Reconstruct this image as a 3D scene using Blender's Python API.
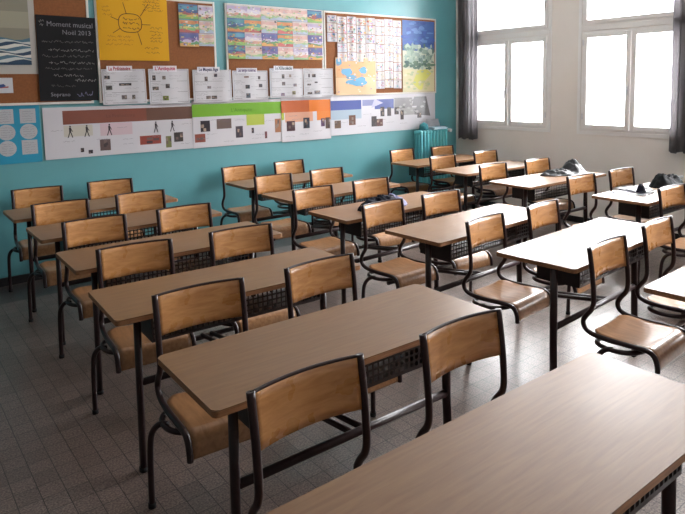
import bpy, bmesh, math, random
from mathutils import Vector, Matrix, noise

# ------------------------------------------------------------------ scene
for o in list(bpy.data.objects): bpy.data.objects.remove(o)
S = bpy.context.scene
COL = S.collection
S.view_settings.view_transform = 'Standard'
S.view_settings.look = 'None'
S.view_settings.gamma = 1.0
S.view_settings.use_curve_mapping = False
S.view_settings.exposure = 0.0

# camera (standing height, pitched slightly down, shifted lens)
cd = bpy.data.cameras.new('camera'); cam = bpy.data.objects.new('camera', cd); COL.objects.link(cam)
F, PX, PY = 617.379, 361.048, 149.297
cd.sensor_fit = 'HORIZONTAL'; cd.sensor_width = 36.0; cd.lens = F/685*36
cd.shift_x = (342.5-PX)/685; cd.shift_y = -(257-PY)/685
cd.clip_start = .05; cd.clip_end = 200
r_ = Vector((0.778401, -0.627552, -0.01644)); u_ = Vector((0.077773, 0.070415, 0.994481)); b_ = Vector((-0.622931, -0.775384, 0.103618))
M = Matrix((r_, u_, b_)).transposed().to_4x4(); M.translation = Vector((0, 0, 1.763))
cam.matrix_world = M
S.camera = cam

SKY, SUNNY = 112.0, 1.5
# overcast daylight outside the windows
w = bpy.data.worlds.new('overcast_sky'); S.world = w; w.use_nodes = True
nt = w.node_tree; nt.nodes.clear()
out = nt.nodes.new('ShaderNodeOutputWorld'); bg = nt.nodes.new('ShaderNodeBackground')
tc = nt.nodes.new('ShaderNodeTexCoord'); sep = nt.nodes.new('ShaderNodeSeparateXYZ'); cr = nt.nodes.new('ShaderNodeValToRGB')
mp = nt.nodes.new('ShaderNodeMapRange'); mp.inputs['From Min'].default_value = -1; mp.inputs['From Max'].default_value = 1
nt.links.new(tc.outputs['Generated'], sep.inputs[0]); nt.links.new(sep.outputs['Z'], mp.inputs['Value'])
nt.links.new(mp.outputs[0], cr.inputs[0]); nt.links.new(cr.outputs[0], bg.inputs[0]); nt.links.new(bg.outputs[0], out.inputs[0])
cr.color_ramp.elements[0].position = .30; cr.color_ramp.elements[0].color = (.44, .44, .45, 1)
cr.color_ramp.elements[1].position = .82; cr.color_ramp.elements[1].color = (.60, .60, .605, 1)
e_ = cr.color_ramp.elements.new(.46); e_.color = (.09, .09, .093, 1)
e_ = cr.color_ramp.elements.new(.56); e_.color = (.085, .085, .088, 1)
e_ = cr.color_ramp.elements.new(.64); e_.color = (.29, .29, .295, 1)
# thin cloud is brighter around the hidden sun, towards the front of the room
dp = nt.nodes.new('ShaderNodeVectorMath'); dp.operation = 'DOT_PRODUCT'; dp.inputs[1].default_value = Vector((.62, -.62, .48)).normalized()
nt.links.new(tc.outputs['Generated'], dp.inputs[0])
m2 = nt.nodes.new('ShaderNodeMapRange'); m2.inputs['From Min'].default_value = 0; m2.inputs['From Max'].default_value = 1
m2.inputs['To Min'].default_value = SKY; m2.inputs['To Max'].default_value = SKY*SUNNY
nt.links.new(dp.outputs['Value'], m2.inputs['Value']); nt.links.new(m2.outputs[0], bg.inputs[1])

XW, YW, XL, YF, ZC = 6.892, 6.30, -1.9, -2.6, 3.55        # window wall, teal wall, left, front, ceiling
WIN = [5.34, 3.61, 1.88, .15]                              # window centres along the window wall
WH = .63
for c in WIN:                                              # sampling portals in the openings
    for z0, z1 in ((1.16, 2.36), (2.43, 3.31)):
        L = bpy.data.lights.new('portal', 'AREA'); L.shape = 'RECTANGLE'; L.size = z1-z0; L.size_y = 2*WH
        L.cycles.is_portal = True
        lo = bpy.data.objects.new('window_portal', L); COL.objects.link(lo)
        lo.location = (XW+.27, c, (z0+z1)/2); lo.rotation_euler = (0, math.pi/2, 0)

# ------------------------------------------------------------------ helpers
def hexc(s):
    s = s.lstrip('#'); v = [int(s[i:i+2], 16)/255 for i in (0, 2, 4)]
    return tuple((c/12.92 if c <= .04045 else ((c+.055)/1.055)**2.4) for c in v)
MATS = {}
def mat(name, col, rough=.5, metal=0, coat=0, bump=0, bscale=40, spec=.5, var=0, vscale=6, trans=0):
    if name in MATS: return MATS[name]
    m = bpy.data.materials.new(name); m.use_nodes = True; n = m.node_tree; p = n.nodes['Principled BSDF']
    if isinstance(col, str): col = hexc(col)
    p.inputs['Base Color'].default_value = (*col, 1); p.inputs['Roughness'].default_value = rough
    p.inputs['Metallic'].default_value = metal; p.inputs['Coat Weight'].default_value = coat
    p.inputs['Specular IOR Level'].default_value = spec
    t = n.nodes.new('ShaderNodeTexCoord')
    if var:
        nz = n.nodes.new('ShaderNodeTexNoise'); nz.inputs['Scale'].default_value = vscale; nz.inputs['Detail'].default_value = 5
        n.links.new(t.outputs['Object'], nz.inputs['Vector'])
        r = n.nodes.new('ShaderNodeValToRGB'); n.links.new(nz.outputs[0], r.inputs[0])
        r.color_ramp.elements[0].position = .3; r.color_ramp.elements[1].position = .7
        r.color_ramp.elements[0].color = (*[c*(1-var) for c in col], 1); r.color_ramp.elements[1].color = (*[min(1, c*(1+var)) for c in col], 1)
        n.links.new(r.outputs[0], p.inputs['Base Color'])
    if bump:
        b = n.nodes.new('ShaderNodeBump'); b.inputs['Strength'].default_value = bump; b.inputs['Distance'].default_value = .004
        nb = n.nodes.new('ShaderNodeTexNoise'); nb.inputs['Scale'].default_value = bscale; nb.inputs['Detail'].default_value = 4
        n.links.new(t.outputs['Object'], nb.inputs['Vector']); n.links.new(nb.outputs[0], b.inputs['Height']); n.links.new(b.outputs[0], p.inputs['Normal'])
    MATS[name] = m; return m
def wood(name, c1, c2, rough, stretch, coat=0, sc=6, mott=.12, spec=.5):
    m = bpy.data.materials.new(name); m.use_nodes = True; n = m.node_tree; p = n.nodes['Principled BSDF']
    p.inputs['Specular IOR Level'].default_value = spec
    p.inputs['Roughness'].default_value = rough; p.inputs['Coat Weight'].default_value = coat; p.inputs['Coat Roughness'].default_value = .2
    t = n.nodes.new('ShaderNodeTexCoord'); mpn = n.nodes.new('ShaderNodeMapping'); mpn.inputs['Scale'].default_value = stretch
    oi = n.nodes.new('ShaderNodeObjectInfo'); mul = n.nodes.new('ShaderNodeMath'); mul.operation = 'MULTIPLY'; mul.inputs[1].default_value = 37
    cb = n.nodes.new('ShaderNodeCombineXYZ')
    n.links.new(oi.outputs['Random'], mul.inputs[0])
    for k in range(3): n.links.new(mul.outputs[0], cb.inputs[k])
    n.links.new(cb.outputs[0], mpn.inputs['Location']); n.links.new(t.outputs['Object'], mpn.inputs['Vector'])
    nz = n.nodes.new('ShaderNodeTexNoise'); nz.inputs['Scale'].default_value = sc; nz.inputs['Detail'].default_value = 6; nz.inputs['Distortion'].default_value = .6
    n.links.new(mpn.outputs[0], nz.inputs['Vector'])
    r = n.nodes.new('ShaderNodeValToRGB'); n.links.new(nz.outputs[0], r.inputs[0])
    r.color_ramp.elements[0].position = .32; r.color_ramp.elements[1].position = .68
    r.color_ramp.elements[0].color = (*hexc(c1), 1); r.color_ramp.elements[1].color = (*hexc(c2), 1)
    n2 = n.nodes.new('ShaderNodeTexNoise'); n2.inputs['Scale'].default_value = 7; n2.inputs['Detail'].default_value = 3
    n.links.new(t.outputs['Object'], n2.inputs['Vector'])
    hv = n.nodes.new('ShaderNodeHueSaturation'); mr = n.nodes.new('ShaderNodeMapRange')
    add = n.nodes.new('ShaderNodeMath'); add.operation = 'ADD'
    n.links.new(n2.outputs[0], add.inputs[0]); n.links.new(oi.outputs['Random'], add.inputs[1])
    mr.inputs['From Min'].default_value = .3; mr.inputs['From Max'].default_value = 1.7
    mr.inputs['To Min'].default_value = 1-mott; mr.inputs['To Max'].default_value = 1+mott
    n.links.new(add.outputs[0], mr.inputs['Value']); n.links.new(mr.outputs[0], hv.inputs['Value'])
    n.links.new(r.outputs[0], hv.inputs['Color']); n.links.new(hv.outputs[0], p.inputs['Base Color'])
    rr = n.nodes.new('ShaderNodeMapRange'); rr.inputs['To Min'].default_value = rough-.05; rr.inputs['To Max'].default_value = rough+.07
    n.links.new(n2.outputs[0], rr.inputs['Value']); n.links.new(rr.outputs[0], p.inputs['Roughness'])
    MATS[name] = m; return m

def link(name, bm, mats, parent=None, smooth=False):
    me = bpy.data.meshes.new(name)
    bmesh.ops.recalc_face_normals(bm, faces=bm.faces[:])
    bm.to_mesh(me); bm.free()
    for m in (mats if isinstance(mats, (list, tuple)) else [mats]): me.materials.append(m)
    if smooth:
        for p in me.polygons: p.use_smooth = True
    o = bpy.data.objects.new(name, me); COL.objects.link(o)
    if parent: o.parent = parent
    return o
def box(bm, x0, x1, y0, y1, z0, z1, mi=0, bev=0):
    vs = [bm.verts.new((x, y, z)) for x in (x0, x1) for y in (y0, y1) for z in (z0, z1)]
    fs = [bm.faces.new([vs[i] for i in q]) for q in ((0, 1, 3, 2), (4, 6, 7, 5), (0, 4, 5, 1), (2, 3, 7, 6), (0, 2, 6, 4), (1, 5, 7, 3))]
    for f in fs: f.material_index = mi
    if bev:
        es = list({e for f in fs for e in f.edges})
        r = bmesh.ops.bevel(bm, geom=es, offset=bev, segments=2, affect='EDGES', profile=.5)
        for f in r['faces']: f.material_index = mi
def smooth_path(pts, n=6, closed=False):
    P = [Vector(p) for p in pts]; out = []; N = len(P)
    for i in range(N if closed else N-1):
        if closed: a, b, c, d = P[(i-1) % N], P[i], P[(i+1) % N], P[(i+2) % N]
        else: a, b, c, d = P[max(i-1, 0)], P[i], P[i+1], P[min(i+2, N-1)]
        for k in range(n):
            t = k/n
            out.append(.5*((2*b)+(c-a)*t+(2*a-5*b+4*c-d)*t*t+(3*b-a-3*c+d)*t**3))
    if not closed: out.append(P[-1])
    return out
def tube(bm, path, r, seg=10, closed=False, flat=1.0, up=Vector((0, 0, 1)), mi=0):
    N = len(path); rings = []; prev = None
    for i, p in enumerate(path):
        a = path[(i-1) % N] if (closed or i > 0) else p
        b = path[(i+1) % N] if (closed or i < N-1) else p
        t = (b-a).normalized()
        if prev is None:
            n = up.cross(t)
            if n.length < .1: n = Vector((1, 0, 0)).cross(t)
            n.normalize()
        else:
            n = (prev - t*prev.dot(t)).normalized()
        prev = n; bb = t.cross(n)
        rings.append([bm.verts.new(p + n*math.cos(2*math.pi*k/seg)*r + bb*math.sin(2*math.pi*k/seg)*r*flat) for k in range(seg)])
    for i in range(N if closed else N-1):
        A, B = rings[i], rings[(i+1) % N]
        for k in range(seg):
            f = bm.faces.new((A[k], A[(k+1) % seg], B[(k+1) % seg], B[k])); f.smooth = True; f.material_index = mi
    if not closed:
        bm.faces.new(rings[0][::-1]).material_index = mi; bm.faces.new(rings[-1]).material_index = mi
def empty(name, loc, rz=0):
    o = bpy.data.objects.new(name, None); COL.objects.link(o); o.location = loc; o.rotation_euler = (0, 0, rz); o.empty_display_size = .1; return o
def tag(o, label, cat, group=None):
    o['label'] = label; o['category'] = cat
    if group: o['group'] = group
    return o
def struct(o): o['kind'] = 'structure'; return o
def copy_tree(o, parent=None):
    c = o.copy(); COL.objects.link(c); c.parent = parent
    for ch in o.children: copy_tree(ch, c)
    return c
ORD = ['first', 'second', 'third', 'fourth', 'fifth', 'sixth', 'seventh', 'eighth', 'ninth']
rnd = random.Random(7)

# ------------------------------------------------------------------ materials
teal = mat('teal_wall_paint', '#589aa1', .40, spec=.9, var=.05, vscale=2.5, bump=.15, bscale=60)
whitew = mat('offwhite_wall_paint', '#ebe4dd', .6, var=.03, vscale=2, bump=.12, bscale=60)
ceilm = mat('white_ceiling_paint', '#f0efec', .8, var=.02)
pvc = mat('white_window_pvc', '#f0eeec', .35)
steel = mat('dark_brown_enamelled_steel', '#2a191a', .33, coat=0, spec=.4, var=.15, vscale=20)
binm = mat('dark_perforated_steel', '#241a1b', .42, var=.15, vscale=15)
laminate = wood('desk_laminate_wood', '#745338', '#7f5f40', .37, (1.2, 14, 14), sc=5, mott=.08, spec=.42)
edgem = wood('desk_edge_wood', '#8a6040', '#a87a54', .5, (2, 30, 30), sc=5)
seatply = wood('seat_plywood', '#8a6240', '#a87c56', .3, (12, 2, 12), coat=.2, sc=4, mott=.12)
ply = wood('chair_plywood', '#a57040', '#bf8c58', .27, (2, 12, 12), coat=.3, sc=4, mott=.12)
cork = mat('brown_cork', '#87542f', .9, var=.12, vscale=60, bump=.4, bscale=150)
corkframe = mat('white_board_frame', '#d9d6d0', .4)
basem = mat('dark_skirting', '#1d1a1c', .5)

# floor tiles
def floor_mat(name, c1, c2, cm):
    m = bpy.data.materials.new(name); m.use_nodes = True; n = m.node_tree; p = n.nodes['Principled BSDF']
    t = n.nodes.new('ShaderNodeTexCoord'); mpn = n.nodes.new('ShaderNodeMapping'); mpn.inputs['Rotation'].default_value = (0, 0, math.pi/2)
    n.links.new(t.outputs['Object'], mpn.inputs[0])
    br = n.nodes.new('ShaderNodeTexBrick'); br.offset = 0.0; br.inputs['Scale'].default_value = 1
    br.inputs['Brick Width'].default_value = .105; br.inputs['Row Height'].default_value = .095; br.inputs['Mortar Size'].default_value = .0022
    br.inputs['Mortar Smooth'].default_value = .3; br.inputs['Bias'].default_value = 0
    br.inputs['Color1'].default_value = (*hexc(c1), 1); br.inputs['Color2'].default_value = (*hexc(c2), 1); br.inputs['Mortar'].default_value = (*hexc(cm), 1)
    n.links.new(mpn.outputs[0], br.inputs['Vector'])
    vo = n.nodes.new('ShaderNodeTexNoise'); vo.inputs['Scale'].default_value = 120; vo.inputs['Detail'].default_value = 2
    n.links.new(t.outputs['Object'], vo.inputs['Vector'])
    r = n.nodes.new('ShaderNodeValToRGB'); r.color_ramp.elements[0].position = .35; r.color_ramp.elements[1].position = .65
    r.color_ramp.elements[0].color = (.40, .38, .36, 1); r.color_ramp.elements[1].color = (1.5, 1.5, 1.48, 1)
    n.links.new(vo.outputs[0], r.inputs[0])
    mx = n.nodes.new('ShaderNodeMixRGB'); mx.blend_type = 'MULTIPLY'; mx.inputs[0].default_value = 1
    n.links.new(br.outputs[0], mx.inputs[1]); n.links.new(r.outputs[0], mx.inputs[2])
    n2 = n.nodes.new('ShaderNodeTexNoise'); n2.inputs['Scale'].default_value = 1.6; n2.inputs['Detail'].default_value = 6
    n.links.new(t.outputs['Object'], n2.inputs['Vector'])
    r2 = n.nodes.new('ShaderNodeMapRange'); r2.inputs['To Min'].default_value = .75; r2.inputs['To Max'].default_value = 1.2
    n.links.new(n2.outputs[0], r2.inputs[0])
    hv = n.nodes.new('ShaderNodeHueSaturation'); n.links.new(mx.outputs[0], hv.inputs['Color']); n.links.new(r2.outputs[0], hv.inputs['Value'])
    n.links.new(hv.outputs[0], p.inputs['Base Color'])
    r3 = n.nodes.new('ShaderNodeMapRange'); p.inputs['Specular IOR Level'].default_value = .85; r3.inputs['To Min'].default_value = .27; r3.inputs['To Max'].default_value = .36
    n.links.new(n2.outputs[0], r3.inputs[0]); n.links.new(r3.outputs[0], p.inputs['Roughness'])
    b = n.nodes.new('ShaderNodeBump'); b.inputs['Strength'].default_value = .5; b.inputs['Distance'].default_value = .001; b.invert = True
    n.links.new(br.outputs['Fac'], b.inputs['Height']); n.links.new(b.outputs[0], p.inputs['Normal'])
    return m
tilem = floor_mat('speckled_floor_tiles', '#74655f', '#655752', '#231b19')
tile_shade = floor_mat('painted_shade_tiles', '#4b4240', '#443c3b', '#241f1f')  # floor tiles with the shade along the teal wall painted into the colour

# ------------------------------------------------------------------ room shell
bm = bmesh.new()
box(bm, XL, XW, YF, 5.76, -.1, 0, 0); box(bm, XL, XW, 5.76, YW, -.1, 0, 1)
struct(link('floor', bm, [tilem, tile_shade]))
bm = bmesh.new(); box(bm, XL-.2, XW+.25, YF-.2, YW+.2, ZC, ZC+.15); struct(link('ceiling', bm, ceilm))
bm = bmesh.new(); box(bm, XL-.2, XW+.25, YW, YW+.2, -.1, ZC); struct(link('wall_back', bm, teal))
bm = bmesh.new(); box(bm, XL-.2, XL, YF-.2, YW, -.1, ZC); struct(link('wall_left', bm, mat('grey_wall_paint', '#5f625f', .6, var=.04, vscale=2)))
bm = bmesh.new(); box(bm, XL, XW+.25, YF-.2, YF, -.1, ZC); struct(link('wall_front', bm, whitew))
# window wall as solid cells around the openings
bm = bmesh.new()
ys = [YF] + sorted([c+s*WH for c in WIN for s in (-1, 1)]) + [YW]
zs = [-.1, 1.16, 2.36, 2.43, 3.31, ZC]
for i in range(len(ys)-1):
    iswin = i % 2 == 1
    if not iswin: box(bm, XW, XW+.25, ys[i], ys[i+1], zs[0], zs[-1]); continue
    for j in range(len(zs)-1):
        if j in (1, 3): continue
        box(bm, XW, XW+.25, ys[i], ys[i+1], zs[j], zs[j+1])
bmesh.ops.remove_doubles(bm, verts=bm.verts[:], dist=1e-5)
struct(link('wall_right', bm, whitew))
bm = bmesh.new(); box(bm, XL, XW, YW-.018, YW, 0, .075); struct(link('baseboard_back', bm, basem))
bm = bmesh.new(); box(bm, XW-.015, XW, YF, YW-.02, 0, .075); struct(link('baseboard_right', bm, basem))
bm = bmesh.new(); box(bm, XL, XL+.015, YF, YW-.02, 0, .075); struct(link('baseboard_left', bm, basem))

glass = bpy.data.materials.new('window_glass'); glass.use_nodes = True; n = glass.node_tree; n.nodes.clear()
go = n.nodes.new('ShaderNodeOutputMaterial'); mxs = n.nodes.new('ShaderNodeMixShader'); tr = n.nodes.new('ShaderNodeBsdfTransparent'); gl = n.nodes.new('ShaderNodeBsdfGlossy')
fr = n.nodes.new('ShaderNodeFresnel'); fr.inputs[0].default_value = 1.4; gl.inputs['Roughness'].default_value = .02
n.links.new(fr.outputs[0], mxs.inputs[0]); n.links.new(tr.outputs[0], mxs.inputs[1]); n.links.new(gl.outputs[0], mxs.inputs[2]); n.links.new(mxs.outputs[0], go.inputs[0])
handlem = mat('white_handle', '#e6e6ea', .25)

def ring(bm, y0, y1, z0, z1, wd, x0, x1, bev=.004, wb=None):
    wb = wb or wd
    box(bm, x0, x1, y0, y0+wd, z0, z1, bev=bev); box(bm, x0, x1, y1-wd, y1, z0, z1, bev=bev)
    box(bm, x0, x1, y0+wd, y1-wd, z0, z0+wb, bev=bev); box(bm, x0, x1, y0+wd, y1-wd, z1-wd, z1, bev=bev)
for i, c in enumerate(WIN):
    root = empty('window_%d' % (i+1), (XW, c, 1.16)); struct(root)
    def L(name, bm, m, par=root):
        o = link(name, bm, m, par)
        return o
    H1 = 2.36-1.16; zU0 = 2.43-1.16; zU1 = 3.31-1.16
    bm = bmesh.new(); ring(bm, -WH, WH, 0, H1, .028, -.002, .07); ring(bm, -WH, WH, zU0, zU1, .028, -.002, .07); L('window_frame', bm, pvc)
    bm = bmesh.new(); ring(bm, -WH-.045, WH+.045, -.045, zU1+.045, .043, -.010, -.0005, bev=.002)
    box(bm, -.010, -.0005, -WH, WH, H1+.004, zU0-.004, bev=.002); L('window_surround', bm, pvc)
    for s in (-1, 1):
        y0, y1 = (-WH+.022, -.004) if s < 0 else (.004, WH-.022)
        bm = bmesh.new(); ring(bm, y0, y1, .022, H1-.022, .055, -.016, .05); sa = L('sash', bm, pvc)
        bm = bmesh.new(); box(bm, .014, .022, y0+.05, y1-.05, .07, H1-.07); L('glass_pane', bm, glass, sa)
        bm = bmesh.new()
        for zz in (.14, H1-.17): box(bm, -.026, -.014, s*(WH-.03)-.010, s*(WH-.03)+.010, zz, zz+.07, bev=.003)
        L('hinge', bm, handlem, sa)
    bm = bmesh.new(); ring(bm, -WH+.022, WH-.022, zU0+.022, zU1-.022, .045, -.016, .05); sa = L('upper_sash', bm, pvc)
    bm = bmesh.new(); box(bm, .014, .022, -WH+.06, WH-.06, zU0+.06, zU1-.06); L('glass_pane', bm, glass, sa)
    bm = bmesh.new(); box(bm, -.030, -.014, .012, .040, .44, .54, bev=.004); tube(bm, smooth_path([(-.026, .026, .50), (-.05, .026, .50), (-.056, .026, .48), (-.056, .026, .38)], 4), .009, 8)
    L('handle', bm, handlem)

# ------------------------------------------------------------------ curtains
curt = mat('grey_curtain_cloth', '#6a6668', .9, var=.08, vscale=30)
n = curt.node_tree; tl_ = n.nodes.new('ShaderNodeBsdfTranslucent'); tl_.inputs[0].default_value = (.6, .57, .6, 1); mx_ = n.nodes.new('ShaderNodeMixShader'); mx_.inputs[0].default_value = .16
n.links.new(n.nodes['Principled BSDF'].outputs[0], mx_.inputs[1]); n.links.new(tl_.outputs[0], mx_.inputs[2]); n.links.new(mx_.outputs[0], n.nodes['Material Output'].inputs[0])
def curtain(y0, y1, x, z0, z1, label, seed, folds):
    bm = bmesh.new(); R = random.Random(seed); nu, nv = 110, 26; rows = []
    ph = [R.uniform(-.4, .4) for _ in range(20)]
    for j in range(nv+1):
        v = j/nv; row = []
        for i in range(nu+1):
            u = i/nu
            a = u*folds*2*math.pi + ph[int(u*8)]*.3
            amp = .030*(.6+.4*v)+.010*math.sin(5*u+seed)
            xx = x + amp*math.sin(a) + .006*math.sin(a*2.3+v*3)
            yy = y0+(y1-y0)*u + .008*math.cos(a*1.1) + .012*math.sin(3*v+u*4)*(1-v)
            zz = z0+(z1-z0)*v + (.012*math.sin(a*.5+1) if j == 0 else 0)
            row.append(bm.verts.new((xx, yy, zz)))
        rows.append(row)
    for j in range(nv):
        for i in range(nu): bm.faces.new((rows[j][i], rows[j][i+1], rows[j+1][i+1], rows[j+1][i])).smooth = True
    bmesh.ops.solidify(bm, geom=bm.faces[:], thickness=.003)
    o = link('curtain', bm, curt); tag(o, label, 'curtain'); return o
curtain(5.76, 6.13, 6.745, .965, 3.40, 'grey pleated curtain hanging in the corner next to the teal wall', 1, 5)
curtain(2.60, 3.105, 6.755, .985, 3.40, 'grey pleated curtain hanging over the side of the nearer window', 5, 6)
bm = bmesh.new(); tube(bm, [Vector((6.75, 6.2, 3.42)), Vector((6.75, 1.0, 3.42))], .014, 10)
for yy in (6.1, 4.45, 2.75, 1.1): box(bm, 6.74, XW, yy-.008, yy+.008, 3.412, 3.428)
tag(link('curtain_rail', bm, steel), 'long dark rail above the windows from which the grey curtains hang', 'curtain rail')

# ------------------------------------------------------------------ radiator
radm = mat('teal_radiator_enamel', '#6cc9d2', .35, coat=.2)
rad = empty('radiator', (5.99, 6.205, 0)); tag(rad, 'teal column radiator standing against the teal wall near the corner', 'radiator')
for k in range(9):
    bm = bmesh.new(); xx = .03+k*.062
    for yy in (-.055, .0, .055):
        tube(bm, smooth_path([(xx, yy*.9, .16), (xx, yy, .22), (xx, yy, .6), (xx, yy, 1.05), (xx, yy*.7, 1.10)], 3), .021, 10, flat=1)
    box(bm, xx-.027, xx+.027, -.075, .075, 1.065, 1.115, bev=.016); box(bm, xx-.027, xx+.027, -.075, .075, .13, .18, bev=.016)
    if k in (0, 8): box(bm, xx-.012, xx+.012, -.06, .06, 0, .14, bev=.004)
    link('radiator_column', bm, radm, rad)
bm = bmesh.new(); tube(bm, smooth_path([(.55, 0, 1.09), (.60, 0, 1.09), (.63, 0, 1.08)], 4), .013, 10); tube(bm, smooth_path([(.60, 0, 1.09), (.60, 0, .5), (.60, 0, 0.001)], 4), .010, 8); link('feed_pipe', bm, radm, rad)
bm = bmesh.new(); tube(bm, [Vector((.60, -.03, 1.09)), Vector((.60, -.085, 1.09))], .024, 14); link('valve_knob', bm, handlem, rad)
paperw = mat('white_paper', '#dcdce2', .5)
bm = bmesh.new()
for k, (a, b) in enumerate(((0, 0), (.02, .01), (-.015, .02))):
    box(bm, 6.23+a, 6.50+a, 6.11+b*.5, 6.25+b*.5, 1.1195+k*.0115, 1.1305+k*.0115, bev=.002)
tag(link('paper_stack', bm, mat('pale_blue_paper', '#b9d8e6', .4)), 'small stack of pale blue and white papers lying on the teal radiator', 'papers')
bm = bmesh.new(); R = random.Random(3)
bmesh.ops.create_icosphere(bm, subdivisions=3, radius=1)
for v in bm.verts:
    d = 1+.25*noise.noise(v.co*2.2); v.co = Vector((v.co.x*.075*d, v.co.y*.055*d, max(0, v.co.z*.075*d+.03)))
    v.co += Vector((6.11, 6.19, 1.1165))
tag(link('cloth_bundle', bm, mat('teal_cloth', '#2f7f8c', .8), smooth=True), 'small bundled teal cloth on the left end of the radiator', 'cloth')
bm = bmesh.new()
rows = []
for j in range(7):
    v = j/6
    rows.append([bm.verts.new((6.24+.25*i/8, 6.282-.035*(1-v)-.006*math.sin(i*1.1), 1.16+.10*v)) for i in range(9)])
for j in range(6):
    for i in range(8): bm.faces.new((rows[j][i], rows[j][i+1], rows[j+1][i+1], rows[j+1][i])).smooth = True
bmesh.ops.solidify(bm, geom=bm.faces[:], thickness=.0015)
tag(link('paper_sheet', bm, paperw), 'curled white sheet propped against the wall on the radiator', 'paper')

# ------------------------------------------------------------------ cork boards
def board(x0, x1, label):
    rt = empty('cork_board', (x0, YW, 1.63)); tag(rt, label, 'cork board', 'cork boards in a row on the teal wall')
    W_, H_ = x1-x0, 1.05
    bm = bmesh.new(); box(bm, .004, W_-.004, -.014, 0, .004, H_-.004); link('cork_panel', bm, cork, rt)
    bm = bmesh.new(); t = .022
    box(bm, 0, t, -.02, 0, 0, H_, bev=.003); box(bm, W_-t, W_, -.02, 0, 0, H_, bev=.003); box(bm, t, W_-t, -.02, 0, 0, t, bev=.003); box(bm, t, W_-t, -.02, 0, H_-t, H_, bev=.003)
    link('board_frame', bm, corkframe, rt)
board(.22, 1.745, 'cork board at the far left behind the picture of waves')
board(1.80, 3.045, 'cork board carrying the big yellow mind map')
board(3.165, 4.478, 'cork board covered in rows of colourful landscape drawings')
board(4.492, 6.455, 'cork board with many small cards and a blue painting')

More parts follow.
